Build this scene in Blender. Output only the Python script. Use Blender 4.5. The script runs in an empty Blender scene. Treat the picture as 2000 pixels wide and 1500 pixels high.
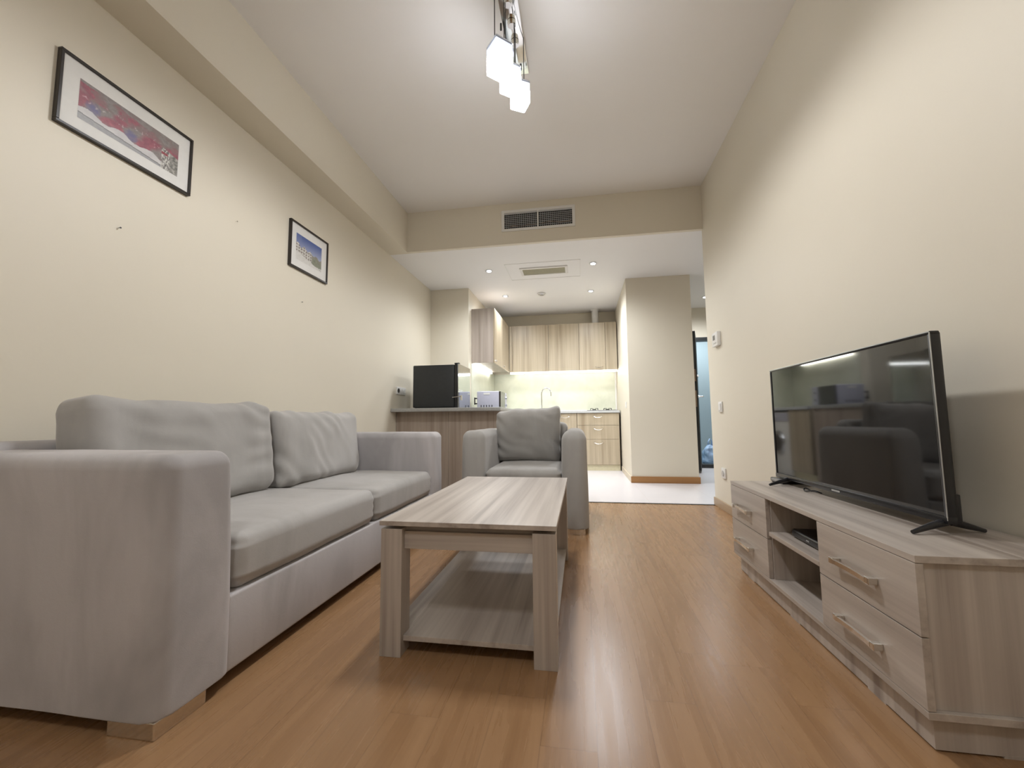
import bpy, bmesh, math, random
from mathutils import Vector, Matrix, noise
random.seed(7)
S = bpy.context.scene
COL = S.collection
# ------------------------------------------------------------------ camera, world, exposure
def cam_setup():
    yaw, pitch, roll = (math.radians(a) for a in (-9.32, 4.99, -0.546))
    f = Vector((math.sin(yaw)*math.cos(pitch), math.cos(yaw)*math.cos(pitch), math.sin(pitch)))
    r = Vector((math.cos(yaw), -math.sin(yaw), 0)); u = r.cross(f)
    r2 = r*math.cos(roll)+u*math.sin(roll); u2 = -r*math.sin(roll)+u*math.cos(roll)
    cd = bpy.data.cameras.new('camera'); co = bpy.data.objects.new('camera', cd); COL.objects.link(co)
    m = Matrix((r2, u2, -f)).transposed().to_4x4(); m.translation = (0, 0, .75)
    co.matrix_world = m
    cd.sensor_width = 36; cd.lens = 808/2000*36; cd.clip_start = .02
    S.camera = co
cam_setup()
W = bpy.data.worlds.new('world'); S.world = W; W.use_nodes = True
W.node_tree.nodes['Background'].inputs[0].default_value = (.75, .78, .82, 1)
W.node_tree.nodes['Background'].inputs[1].default_value = 0.15
S.view_settings.view_transform = 'Standard'; S.view_settings.look = 'None'
S.view_settings.gamma = 1; S.view_settings.use_curve_mapping = False
S.view_settings.exposure = 0.55
SHADE_E = 16.0; STRIP_E = 13.0; SPOT_W = 33.0; PEND_W = 17.0

# ------------------------------------------------------------------ node helpers
def new_mat(name):
    m = bpy.data.materials.new(name); m.use_nodes = True
    nt = m.node_tree; b = nt.nodes['Principled BSDF']
    return m, nt, b
def nd(nt, t, **k):
    n = nt.nodes.new('ShaderNode'+t)
    for a, v in k.items(): setattr(n, a, v)
    return n
def lk(nt, a, b): nt.links.new(a, b)
def mth(nt, op, a, b=None, c=None):
    n = nd(nt, 'Math', operation=op)
    for i, v in enumerate((a, b, c)):
        if v is None: continue
        if isinstance(v, (int, float)): n.inputs[i].default_value = v
        else: lk(nt, v, n.inputs[i])
    return n.outputs[0]
def mix(nt, f, a, b, bt='MIX'):
    n = nd(nt, 'Mix', data_type='RGBA', blend_type=bt)
    for i, v in ((0, f), (6, a), (7, b)):
        if isinstance(v, (int, float)): n.inputs[i].default_value = v
        elif isinstance(v, tuple): n.inputs[i].default_value = (*v[:3], 1)
        else: lk(nt, v, n.inputs[i])
    return n.outputs[2]
def ramp(nt, f, stops):
    n = nd(nt, 'ValToRGB'); e = n.color_ramp.elements
    while len(e) < len(stops): e.new(.5)
    for i, (p, c) in enumerate(stops):
        e[i].position = p; e[i].color = (*c[:3], 1) if isinstance(c, tuple) else (c, c, c, 1)
    lk(nt, f, n.inputs[0]); return n.outputs[0]
def ocoord(nt, scale=(1, 1, 1)):
    t = nd(nt, 'TexCoord'); m = nd(nt, 'Mapping'); m.inputs['Scale'].default_value = scale
    lk(nt, t.outputs['Object'], m.inputs[0]); return m.outputs[0]
def noi(nt, vec, scale, detail=2, rough=.5, dist=0):
    n = nd(nt, 'TexNoise'); lk(nt, vec, n.inputs['Vector'])
    n.inputs['Scale'].default_value = scale; n.inputs['Detail'].default_value = detail
    n.inputs['Roughness'].default_value = rough; n.inputs['Distortion'].default_value = dist
    return n.outputs['Fac']
def bump(nt, b, h, strength, dist=.002):
    n = nd(nt, 'Bump'); n.inputs['Strength'].default_value = strength; n.inputs['Distance'].default_value = dist
    lk(nt, h, n.inputs['Height']); lk(nt, n.outputs[0], b.inputs['Normal'])
def setp(b, **k):
    for a, v in k.items():
        a = a.replace('_', ' ')
        b.inputs[a].default_value = (*v, 1) if isinstance(v, tuple) else v
def plain(name, col, rough=.5, metal=0, noise_amt=.04, nscale=30, **k):
    m, nt, b = new_mat(name); setp(b, Roughness=rough, Metallic=metal, **k)
    v = noi(nt, ocoord(nt), nscale, 3)
    c = ramp(nt, v, [(.3, tuple(x*(1-noise_amt) for x in col)), (.7, tuple(min(1, x*(1+noise_amt)) for x in col))])
    lk(nt, c, b.inputs['Base Color'])
    return m
def paint(name, col, rough=.55):
    m, nt, b = new_mat(name); setp(b, Roughness=rough)
    oc = ocoord(nt)
    v = noi(nt, oc, 1.3, 3); c = ramp(nt, v, [(.3, tuple(x*.975 for x in col)), (.7, col)])
    lk(nt, c, b.inputs['Base Color']); bump(nt, b, noi(nt, oc, 160, 2), .12, .001)
    return m
def wood(name, axis, light=(.515, .455, .40), dark=(.27, .222, .188), rough=.36, spec=.5):
    m, nt, b = new_mat(name); setp(b, Roughness=rough)
    s1 = [17, 17, 17]; s1[axis] = .55
    s2 = [150, 150, 150]; s2[axis] = 2.2
    a = noi(nt, ocoord(nt, tuple(s1)), 1.0, 2.5, .55, .25)
    f = noi(nt, ocoord(nt, tuple(s2)), 1.0, 2, .6, .1)
    s3 = [30, 30, 30]; s3[axis] = .9
    g = noi(nt, ocoord(nt, tuple(s3)), 1.0, 2, .5, .4)
    t = mth(nt, 'ADD', mth(nt, 'MULTIPLY', a, .60), mth(nt, 'ADD', mth(nt, 'MULTIPLY', f, .12), mth(nt, 'MULTIPLY', g, .28)))
    c = ramp(nt, t, [(.36, dark), (.46, tuple(x*.45+y*.55 for x, y in zip(dark, light))), (.60, light)])
    lk(nt, c, b.inputs['Base Color']); bump(nt, b, f, .08, .0008)
    return m
def fabric(name, col, col2, nap=2.2):
    m, nt, b = new_mat(name); setp(b, Roughness=.92)
    b.inputs['Sheen Weight'].default_value = .35; b.inputs['Sheen Roughness'].default_value = .45
    b.inputs['Sheen Tint'].default_value = (.9, .86, .84, 1)
    oc = ocoord(nt)
    v = noi(nt, ocoord(nt, (1, 1, .4)), nap, 4, .6, .6)
    c = ramp(nt, v, [(.36, col2), (.62, col)])
    lk(nt, c, b.inputs['Base Color'])
    w = noi(nt, ocoord(nt, (1, 1, 1)), 420, 2, .7); v2 = noi(nt, oc, 22, 3, .6, .4)
    bump(nt, b, mth(nt, 'ADD', mth(nt, 'MULTIPLY', w, .35), v2), .22, .003)
    return m
def emis(name, col, s):
    m, nt, b = new_mat(name)
    setp(b, Base_Color=col, Roughness=.3); b.inputs['Emission Color'].default_value = (*col, 1); b.inputs['Emission Strength'].default_value = s
    return m

M = {}
M['cream'] = paint('cream_paint', (.72, .665, .55))
M['white'] = paint('white_ceiling_paint', (.84, .82, .79))
M['kwhite'] = paint('white_kitchen_ceiling_paint', (.84, .83, .82))
for n, a in (('X', 0), ('Y', 1), ('Z', 2)):
    M['wood'+n] = wood('ash_laminate_'+'xyz'[a], a)
M['kwood'] = wood('kitchen_lit_laminate', 2, (.50, .425, .31), (.33, .265, .18), .3)  # same ash laminate, yellow cast of the kitchen light mixed into the colour
M['pwood'] = wood('peninsula_laminate', 2, (.40, .33, .27), (.25, .195, .155), .4)
M['swood'] = wood('shaded_side_laminate', 2, (.42, .36, .31), (.28, .235, .195), .35)  # cabinet laminate greyed and darkened to carry the shade on the side cabinet
M['fab'] = fabric('taupe_suede', (.505, .48, .485), (.355, .338, .338), 3.2)
M['fabc'] = fabric('taupe_cushion_suede', (.43, .415, .40), (.35, .337, .32), 3)
M['fabo'] = fabric('armchair_suede', (.365, .352, .332), (.305, .292, .272), 3)
M['chrome'] = plain('polished_chrome', (.78, .79, .80), .08, 1, .01)
M['nickel'] = plain('satin_nickel', (.72, .69, .64), .22, 1, .02)
M['black'] = plain('black_plastic', (.012, .012, .014), .28, 0, .1)
M['blackm'] = plain('black_painted_steel', (.02, .023, .025), .42, 0, .1)
M['frame'] = plain('black_frame_lacquer', (.02, .015, .012), .3, 0, .15)
M['mat'] = plain('white_mat_board', (.72, .71, .68), .7, 0, .02)
M['wplast'] = plain('white_plastic', (.75, .74, .71), .35, 0, .02)
M['gplast'] = plain('grey_lilac_enamel', (.46, .46, .54), .35, 0, .02)
M['dark'] = plain('dark_void', (.02, .02, .02), .8, 0, .1)
M['counter'] = plain('grey_stone_worktop', (.36, .36, .345), .35, 0, .08, 60)
M['kcounter'] = plain('pale_stone_worktop', (.52, .53, .53), .3, 0, .05, 60)
M['alu'] = plain('brushed_aluminium', (.55, .56, .57), .3, .9, .03)
M['beige'] = plain('beige_filter_cloth', (.42, .40, .29), .8, 0, .1, 200)
M['skirt'] = wood('skirting_oak', 0, (.42, .30, .19), (.30, .20, .115), .4)
M['skirtp'] = wood('orange_skirting_wood', 0, (.40, .20, .07), (.28, .13, .04), .4)
M['skirty'] = wood('skirting_oak_long', 1, (.42, .31, .20), (.30, .21, .13), .4)
M['pale'] = plain('pale_skirting', (.66, .58, .45), .5)
M['blue'] = paint('blue_grey_hall_paint', (.38, .46, .49))
M['hallf'] = plain('grey_hall_floor', (.22, .26, .27), .5)
M['bag'] = plain('pale_blue_bag_film', (.42, .58, .85), .3, 0, .25, 14)
M['mirror'] = plain('mirrored_door_glass', (.50, .53, .55), .06, 1, .01)
M['blackg'] = plain('black_glass', (.006, .006, .007), .045, 0, .02, IOR=1.85)
M['brass'] = plain('brown_lock_plate', (.30, .21, .15), .35, .6, .15)
M['plinth'] = plain('cream_plinth', (.68, .63, .44), .45, 0, .05)
M['shade'] = emis('lit_opal_glass', (.94, .96, 1.0), SHADE_E)
M['shadet'] = emis('lit_opal_glass_rim', (.74, .82, 1.0), .62)
M['strip'] = emis('led_strip_diffuser', (1.0, .98, .93), STRIP_E)
M['spot'] = emis('downlight_lens', (.85, .92, 1.0), 12)
def splash():
    m, nt, b = new_mat('pale_green_splashback_glass'); setp(b, Roughness=.28)
    v = noi(nt, ocoord(nt), 5, 5, .6, .8)
    lk(nt, ramp(nt, v, [(.35, (.60, .62, .50)), (.65, (.67, .68, .565))]), b.inputs['Base Color'])
    return m
M['splash'] = splash()
def floorwood():
    m, nt, b = new_mat('oak_plank_floor'); t = nd(nt, 'TexCoord'); sp = nd(nt, 'SeparateXYZ'); lk(nt, t.outputs['Object'], sp.inputs[0])
    x, y = sp.outputs[0], sp.outputs[1]
    u = mth(nt, 'DIVIDE', mth(nt, 'SUBTRACT', x, .152), .131); i = mth(nt, 'FLOOR', u); fu = mth(nt, 'FRACT', u)
    off = mth(nt, 'FRACT', mth(nt, 'MULTIPLY', mth(nt, 'SINE', mth(nt, 'MULTIPLY', i, 12.9898)), 437.58))
    v = mth(nt, 'ADD', mth(nt, 'DIVIDE', y, 1.22), off); j = mth(nt, 'FLOOR', v); fv = mth(nt, 'FRACT', v)
    cb = nd(nt, 'CombineXYZ'); lk(nt, i, cb.inputs[0]); lk(nt, j, cb.inputs[1])
    wn = nd(nt, 'TexWhiteNoise', noise_dimensions='2D'); lk(nt, cb.outputs[0], wn.inputs['Vector'])
    rnd = wn.outputs['Value']
    # grain, shifted per plank
    cg = nd(nt, 'CombineXYZ'); lk(nt, mth(nt, 'MULTIPLY', x, 26), cg.inputs[0]); lk(nt, mth(nt, 'MULTIPLY', y, 1.6), cg.inputs[1]); lk(nt, mth(nt, 'MULTIPLY', rnd, 40), cg.inputs[2])
    g = noi(nt, cg.outputs[0], 1.0, 4, .6, .7)
    cg2 = nd(nt, 'CombineXYZ'); lk(nt, mth(nt, 'MULTIPLY', x, 170), cg2.inputs[0]); lk(nt, mth(nt, 'MULTIPLY', y, 7), cg2.inputs[1]); lk(nt, rnd, cg2.inputs[2])
    g2 = noi(nt, cg2.outputs[0], 1.0, 2, .6)
    tt = mth(nt, 'ADD', mth(nt, 'MULTIPLY', g, .66), mth(nt, 'ADD', mth(nt, 'MULTIPLY', g2, .12), mth(nt, 'ADD', mth(nt, 'MULTIPLY', rnd, .09), .055)))
    c = ramp(nt, tt, [(.30, (.255, .140, .066)), (.5, (.31, .174, .084)), (.70, (.36, .209, .104))])
    e1 = mth(nt, 'LESS_THAN', mth(nt, 'MINIMUM', fu, mth(nt, 'SUBTRACT', 1, fu)), .010)
    e2 = mth(nt, 'LESS_THAN', mth(nt, 'MINIMUM', fv, mth(nt, 'SUBTRACT', 1, fv)), .0010)
    e = mth(nt, 'MAXIMUM', e1, e2)
    c = mix(nt, mth(nt, 'MULTIPLY', e, .3), c, (.12, .06, .03))
    lk(nt, c, b.inputs['Base Color'])
    lk(nt, ramp(nt, g, [(.3, .24), (.7, .31)]), b.inputs['Roughness'])
    bump(nt, b, mth(nt, 'MULTIPLY', g2, .12), .2, .001)
    return m
M['floor'] = floorwood()
def tilef():
    m, nt, b = new_mat('white_floor_tile'); setp(b, Roughness=.3)
    br = nd(nt, 'TexBrick', offset=0.0); lk(nt, ocoord(nt, (1, 1, 1)), br.inputs['Vector'])
    br.inputs['Scale'].default_value = 1; br.inputs['Brick Width'].default_value = .6; br.inputs['Row Height'].default_value = .6
    br.inputs['Mortar Size'].default_value = .003
    br.inputs['Color1'].default_value = (.72, .69, .70, 1); br.inputs['Color2'].default_value = (.70, .675, .685, 1); br.inputs['Mortar'].default_value = (.66, .62, .62, 1)
    lk(nt, br.outputs['Color'], b.inputs['Base Color']); return m
M['tile'] = tilef()
def pilemat(): 
    m, nt, b = new_mat('print_colours'); a = nd(nt, 'VertexColor', layer_name='ink'); lk(nt, a.outputs[0], b.inputs['Base Color']); setp(b, Roughness=.35); return m
M['print'] = pilemat()

# ------------------------------------------------------------------ mesh helpers (world coordinates)
class MB:
    def __init__(s): s.bm = bmesh.new()
    def box(s, x0, x1, y0, y1, z0, z1, bev=0, seg=2):
        b = bmesh.new(); bmesh.ops.create_cube(b, size=1)
        for v in b.verts: v.co = Vector(((x0+x1)/2+v.co.x*(x1-x0), (y0+y1)/2+v.co.y*(y1-y0), (z0+z1)/2+v.co.z*(z1-z0)))
        if bev: bmesh.ops.bevel(b, geom=list(b.edges), offset=bev, segments=seg, profile=.5, affect='EDGES')
        s.add(b); return s
    def add(s, b, mat=None):
        if mat is not None: b.transform(mat)
        me = bpy.data.meshes.new('t'); b.to_mesh(me); b.free(); s.bm.from_mesh(me); bpy.data.meshes.remove(me)
    def cyl(s, c, r, h, axis=2, seg=32, r2=None, bev=0):
        b = bmesh.new(); bmesh.ops.create_cone(b, cap_ends=True, segments=seg, radius1=r, radius2=r if r2 is None else r2, depth=h)
        if bev: bmesh.ops.bevel(b, geom=[e for e in b.edges if len(e.link_faces) == 2 and e.calc_face_angle(0) > .8], offset=bev, segments=2, affect='EDGES')
        rot = {2: Matrix(), 0: Matrix.Rotation(math.pi/2, 4, 'Y'), 1: Matrix.Rotation(-math.pi/2, 4, 'X')}[axis]
        s.add(b, Matrix.Translation(c) @ rot); return s
    def tube(s, pts, r, seg=10, cyclic=False):
        pts = [Vector(p) for p in pts]; n = len(pts); rings = []
        prev = None
        for i, p in enumerate(pts):
            a = pts[(i-1) % n] if (cyclic or i) else p; c = pts[(i+1) % n] if (cyclic or i < n-1) else p
            t = (c-a).normalized()
            up = prev if prev else (Vector((0, 0, 1)) if abs(t.z) < .9 else Vector((1, 0, 0)))
            x = t.cross(up).normalized(); y = x.cross(t).normalized(); prev = y
            rr = r[i] if isinstance(r, (list, tuple)) else r
            rings.append([s.bm.verts.new(p+x*math.cos(q)*rr+y*math.sin(q)*rr) for q in (2*math.pi*k/seg for k in range(seg))])
        for i in range(n if cyclic else n-1):
            A, B = rings[i], rings[(i+1) % n]
            for k in range(seg): s.bm.faces.new((A[k], A[(k+1) % seg], B[(k+1) % seg], B[k]))
        if not cyclic: s.bm.faces.new(rings[0][::-1]); s.bm.faces.new(rings[-1])
        return s
    def prism(s, poly, a0, a1, axis=2):
        """extrude a 2D polygon along an axis; poly gives the two other coordinates in xyz order"""
        def P(p, a):
            q = list(p); q.insert(axis, a); return q
        A = [s.bm.verts.new(P(p, a0)) for p in poly]; B = [s.bm.verts.new(P(p, a1)) for p in poly]
        n = len(poly)
        s.bm.faces.new(A[::-1]); s.bm.faces.new(B)
        for k in range(n): s.bm.faces.new((A[k], A[(k+1) % n], B[(k+1) % n], B[k]))
        return s
    def soft(s, c, d, r, m=(10, 10, 10), k=6, fn=None, rot=None, flat=False):
        """rounded box with half sizes d, corner radius r, deformed by fn(local, unit)"""
        b = bmesh.new()
        def ax(D, mm):
            inn = max(D-r, 1e-4)
            lo = [-(inn+r*math.tan(math.radians(45)*(k-i)/k)) for i in range(k)]
            mid = [-inn+2*inn*i/mm for i in range(mm+1)]
            return lo+mid+[-q for q in lo[::-1]]
        L = [ax(d[i], m[i]) for i in range(3)]
        for a in range(3):
            o = [i for i in range(3) if i != a]
            for sg in (-1, 1):
                g = {}
                for i, p in enumerate(L[o[0]]):
                    for j, q in enumerate(L[o[1]]):
                        w = [0, 0, 0]; w[a] = sg*d[a]; w[o[0]] = p; w[o[1]] = q
                        inn = [max(-(d[t]-r), min(d[t]-r, w[t])) for t in range(3)]
                        dr = Vector(w)-Vector(inn)
                        dn = dr.normalized(); pt = Vector(inn)+dn*r
                        hl = math.hypot(dn.x, dn.y)
                        if flat and dn.z < -1e-4 and hl > 1e-3: pt += Vector((dn.x, dn.y, 0))/hl*r*(1-hl)*.98
                        g[i, j] = b.verts.new(pt)
                for i in range(len(L[o[0]])-1):
                    for j in range(len(L[o[1]])-1):
                        f = [g[i, j], g[i+1, j], g[i+1, j+1], g[i, j+1]]
                        b.faces.new(f)
        bmesh.ops.remove_doubles(b, verts=list(b.verts), dist=1e-5)
        bmesh.ops.recalc_face_normals(b, faces=list(b.faces))
        if fn:
            b.normal_update()
            nn = {v: v.normal.copy() for v in b.verts}
            for v in b.verts:
                u = Vector((v.co.x/d[0], v.co.y/d[1], v.co.z/d[2]))
                v.co = fn(v.co.copy(), u, nn[v])
        mt = Matrix.Translation(c)
        if rot is not None: mt = mt @ rot
        s.add(b, mt); return s
def mesh_obj(name, mb, mat, parent=None, root=None, smooth=False, label=None):
    bm = mb.bm
    if root is not None:
        inv = (Matrix.Translation(root['_l']) @ Matrix.Rotation(root['_r'], 4, 'Z')).inverted() if not getattr(mb, 'local', False) else Matrix()
        bm.transform(inv)
    bmesh.ops.recalc_face_normals(bm, faces=list(bm.faces))
    me = bpy.data.meshes.new(name); bm.to_mesh(me); bm.free()
    me.materials.append(M[mat] if isinstance(mat, str) else mat)
    o = bpy.data.objects.new(name, me); COL.objects.link(o)
    if smooth:
        for p in me.polygons: p.use_smooth = True
        if smooth != 'all':
            me.set_sharp_from_angle(angle=math.radians(40))
    if parent: o.parent = parent
    if label: o['label'] = label
    return o
ROOTS = {}
def thing(name, label, cat, loc=(0, 0, 0), rz=0, group=None, kind=None):
    o = bpy.data.objects.new(name, None); COL.objects.link(o); o.location = loc; o.rotation_euler = (0, 0, rz)
    o.empty_display_size = .05
    o['label'] = label
    if cat: o['category'] = cat
    if group: o['group'] = group
    if kind: o['kind'] = kind
    ROOTS[o] = {'_l': Vector(loc), '_r': rz}
    return o
def part(root, name, mb, mat, smooth=False, parent=None, label=None, local=False):
    mb.local = local
    return mesh_obj(name, mb, mat, parent or root, ROOTS[root], smooth, label)
def single(name, label, cat, mb, mat, loc=(0, 0, 0), smooth=False, group=None):
    mb.local = False
    o = mesh_obj(name, mb, mat, None, {'_l': Vector(loc), '_r': 0}, smooth)
    o.location = loc; o['label'] = label; o['category'] = cat
    if group: o['group'] = group
    return o
def struct(name, mb, mat, label=None):
    o = mesh_obj(name, mb, mat); o['kind'] = 'structure'
    if label: o['label'] = label
    return o
def copy_tree(o, parent=None):
    c = o.copy(); COL.objects.link(c)
    if parent: c.parent = parent
    for ch in [x for x in bpy.data.objects if x.parent == o]: copy_tree(ch, c)
    return c

# ------------------------------------------------------------------ room shell
XL, XR, ZC, ZK = -1.92, 1.145, 2.89, 2.475
YB, YT = 3.88, 3.90           # bulkhead face, wood/tile threshold
YJ, YW = 5.12, 6.70           # wall jog, kitchen back wall
XP0, XP1, YP = .585, 1.335, 5.13
YE = 6.75                      # corridor end wall
REAR = -1.9
struct('floor', MB().box(XL-.1, XR+.1, REAR, YT, -.05, 0), 'floor', 'brown wood plank floor of the living area')
struct('floor', MB().box(XL-.1, 2.6, YT, YE+.1, -.05, 0), 'tile', 'white tiled floor of the kitchen and corridor')
struct('trim_1', MB().box(XL, XR, YT-.012, YT+.012, 0, .004, .001), 'blackm', 'thin dark threshold strip between plank floor and tiles')
struct('wall_left', MB().box(XL-.1, XL, REAR, YJ+.1, 0, ZC), 'cream', 'cream wall behind the sofa')
struct('wall_right', MB().box(XR, XR+.11, REAR, YT+.02, 0, ZC), 'cream', 'cream wall behind the television')
struct('wall_rear', MB().box(XL-.1, XR+.1, REAR-.1, REAR, 0, ZC), 'cream')
struct('ceiling', MB().box(XL-.1, XR+.1, REAR, YB+.05, ZC, ZC+.06), 'white', 'white ceiling of the living area')
struct('ceiling', MB().box(XL-.1, 2.6, YB+.04, YE+.1, ZK, ZK+.06), 'kwhite', 'lower white ceiling of the kitchen')
struct('wall_bulkhead', MB().box(XL, XR, YB, YB+.04, ZK, ZC), 'cream', 'cream dropped face between the two ceilings')
struct('trim_2', MB().box(XL, -1.715, REAR, YB, ZK, ZC), 'cream', 'cream boxed beam along the top of the left wall')
struct('wall_jog', MB().box(XL-.1, -1.405, YJ, YJ+.12, 0, ZK), 'cream')
struct('wall_kitchen_left', MB().box(-1.52, -1.405, YJ+.12, YW, 0, ZK), 'cream')
struct('wall_kitchen_back', MB().box(-1.52, XP0+.1, YW, YW+.1, 0, ZK), 'cream')
struct('wall_pillar', MB().box(XP0, XP1, YP, YP+.45, 0, ZK).box(XP0, XP0+.14, YP+.45, YW, 0, ZK), 'cream', 'cream pillar between kitchen and corridor')
struct('wall_corridor', MB().box(2.45, 2.55, YT-.1, YE, 0, ZK).box(XR+.11, 2.55, YT-.16, YT-.08, 0, ZK), 'cream')
struct('baseboard_pillar', MB().box(XP0-.012, XP1+.012, YP-.014, YP, 0, .075, .003), 'skirtp', 'orange brown skirting at the foot of the pillar')
struct('baseboard_kitchen', MB().box(XP0-.012, XP0, YP, 6.25, 0, .07, .003), 'pale')
struct('baseboard_right', MB().box(XR-.014, XR, REAR, YT+.02, 0, .068, .003), 'skirty', 'wood skirting along the right wall')
struct('baseboard_left', MB().box(XL, XL+.014, REAR, 4.1, 0, .068, .003), 'skirty')
# corridor end wall with a doorway, and the hall beyond it
dx0, dx1, dzt = 1.80, 2.42, 1.955
struct('wall_corridor_end', MB().box(XP0+.1, dx0-.05, YE, YE+.12, 0, ZK).box(dx0-.05, 2.6, YE, YE+.12, dzt+.05, ZK), 'cream')
struct('floor', MB().box(1.2, 3.4, YE+.10, 8.4, -.05, .002), 'hallf', 'grey floor of the hall beyond the door')
struct('wall_hall', MB().box(1.2, 3.4, 8.3, 8.4, 0, 2.5).box(1.2, 1.3, YE+.12, 8.3, 0, 2.5).box(3.3, 3.4, YE+.12, 8.3, 0, 2.5), 'blue', 'blue grey wall of the hall beyond the door')
struct('ceiling', MB().box(1.2, 3.4, YE+.12, 8.4, 2.5, 2.56), 'kwhite')
d = thing('door_1', 'black steel entrance door standing open at the corridor end', None, (dx0, YE, 0), kind='structure')
del d['label']
part(d, 'door_frame', MB().box(dx0-.045, dx0, YE-.015, YE+.13, 0, dzt+.05, .004).box(dx0, dx1+.05, YE-.015, YE+.13, dzt, dzt+.05, .004)
     .box(dx1, dx1+.05, YE-.015, YE+.13, 0, dzt, .004).box(dx0, dx1, YE-.015, YE+.13, 0, .055, .004), 'blackm')
# leaf: hinge at (1.80,6.72), free edge towards the camera
hx, hy = 1.76, 6.70; ang = math.atan2(6.12-hy, 1.595-hx); Lf = math.hypot(6.12-hy, 1.595-hx)
lt = Matrix.Translation((hx, hy, 0)) @ Matrix.Rotation(ang, 4, 'Z')
def leafbox(*a, bev=.003):
    m = MB().box(*a, bev); m.bm.transform(lt); return m
leaf = part(d, 'door_leaf', leafbox(0, Lf, -.032, .032, .03, 1.985), 'blackm')
part(d, 'lock_plate', leafbox(Lf, Lf+.004, -.016, .016, 1.27, 1.44, bev=.001), 'brass', parent=leaf)
part(d, 'lock_plate', leafbox(Lf, Lf+.004, -.016, .016, .91, 1.14, bev=.001), 'brass', parent=leaf)
hb = MB().tube([(Lf-.07, .03, 1.055), (Lf-.07, .085, 1.055), (Lf-.08, .095, 1.057), (Lf-.20, .095, 1.06)], .01, 10); hb.cyl((Lf-.07, .036, 1.055), .026, .008, 1)
hb.cyl((Lf-.07, .04, 1.345), .016, .02, 1)
hb.bm.transform(lt); part(d, 'door_handle', hb, 'chrome', True, parent=leaf)

# ------------------------------------------------------------------ lamps
def shade_mb(cx, cy, z0, z1, s, rot, top=False):
    m = MB(); b = bmesh.new(); bmesh.ops.create_cube(b, size=1)
    for v in b.verts: v.co = Vector((v.co.x*s, v.co.y*s, (z0+z1)/2+v.co.z*(z1-z0)))
    bmesh.ops.bevel(b, geom=list(b.edges), offset=.004, segments=2, affect='EDGES')
    m.add(b, Matrix.Translation((cx, cy, 0)) @ Matrix.Rotation(rot, 4, 'Z')); return m
def pendant(label, group=None):
    t = thing('pendant_lamp', label, 'lamp', (-.31, 1.98, ZC), 0, group)
    part(t, 'ceiling_plate', MB().box(-.365, -.262, 1.62, 2.355, ZC-.022, ZC, .004), 'chrome', True)
    for i, (cx, cy, z0, z1, s, r) in enumerate([(-.352, 1.862, 2.448, 2.60, .097, 42), (-.318, 1.975, 2.445, 2.575, .085, 38), (-.284, 2.092, 2.450, 2.580, .085, 30)]):
        a = part(t, 'lamp_shade', shade_mb(cx, cy, z0, z1-.055, s, math.radians(r)), 'shade', label='lit white glass block shade')
        part(t, 'shade_rim', shade_mb(cx, cy, z1-.0548, z1-.0128, s*.995, math.radians(r)), 'shadet', parent=a, label='paler upper glass rim')
        part(t, 'shade_cap', shade_mb(cx, cy, z1-.0125, z1, s*1.01, math.radians(r)), 'alu', parent=a)
        w = MB()
        for dx, dy in ((-.02, -.02), (.02, .02)): w.tube([(cx+dx, cy+dy, z1), (cx+dx, cy+dy, ZC-.02)], .0026, 6)
        w.tube([(cx+.004, cy+.02, z1+.10), (cx+.004, cy+.02, z1+.135)], .005, 8)
        w.cyl((cx, cy, z1+.004), .012, .012, 2, 16)
        part(t, 'suspension_cord', w, 'blackm', True, parent=a)
        part(t, 'mounting_knob', MB().cyl((-.313, cy+.03, ZC-.035), .022, .03, 2, 24, bev=.004), 'chrome', True)
    return t
def pendant_beams(dy, k=1):
    for cx, cy in ((-.352, 1.862), (-.318, 1.975), (-.284, 2.092)):
        ld = bpy.data.lights.new('pendant_beam', 'SPOT'); ld.energy = PEND_W*k; ld.spot_size = math.radians(179); ld.spot_blend = .35; ld.shadow_soft_size = .05; ld.color = (.97, .98, 1)
        lo = bpy.data.objects.new('pendant_beam', ld); COL.objects.link(lo); lo.location = (cx, cy+dy, 2.435)
p1 = pendant('chrome pendant lamp with lit glass block shades hanging above the coffee table')
p2 = copy_tree(p1); p2.location.y = -.35
pendant_beams(0, 1.15); pendant_beams(-2.33, .75)
p2['label'] = 'chrome pendant lamp with lit glass block shades, the one nearer the rear wall'
def downlight():
    t = thing('downlight', 'x', 'light', (0, 0, ZK))
    b = MB().cyl((0, 0, -.003), .042, .006, 2, 32, .036); part(t, 'trim_ring', b, 'alu', True, local=True)
    part(t, 'lens', MB().cyl((0, 0, -.0065), .026, .004, 2, 24), 'spot', local=True)
    return t
dl0 = downlight()
dls = [(-1.005, 4.555, 'recessed downlight left of the ceiling grille, nearer the bulkhead'), (.177, 4.545, 'recessed downlight right of the ceiling grille, nearer the bulkhead'),
       (.178, 5.545, 'recessed downlight on the right of the kitchen ceiling, nearer the wall cabinets'), (-.993, 5.55, 'recessed downlight on the left of the kitchen ceiling above the side cabinet'),
       (1.795, 6.15, 'recessed downlight in the corridor ceiling by the open door')]
for i, (x, y, lb) in enumerate(dls):
    o = dl0 if i == 0 else copy_tree(dl0)
    o.location = (x, y, ZK); o['label'] = lb; o['group'] = 'recessed downlights in the kitchen ceiling'
    ld = bpy.data.lights.new('downlight_beam', 'SPOT'); ld.energy = SPOT_W*(2.2 if i != 4 else 2.0); ld.spot_size = math.radians(168); ld.spot_blend = 1; ld.shadow_soft_size = .16; ld.color = (.93, .96, 1)
    lo = bpy.data.objects.new('downlight_beam', ld); COL.objects.link(lo); lo.location = (x, y, ZK-.03)
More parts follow.
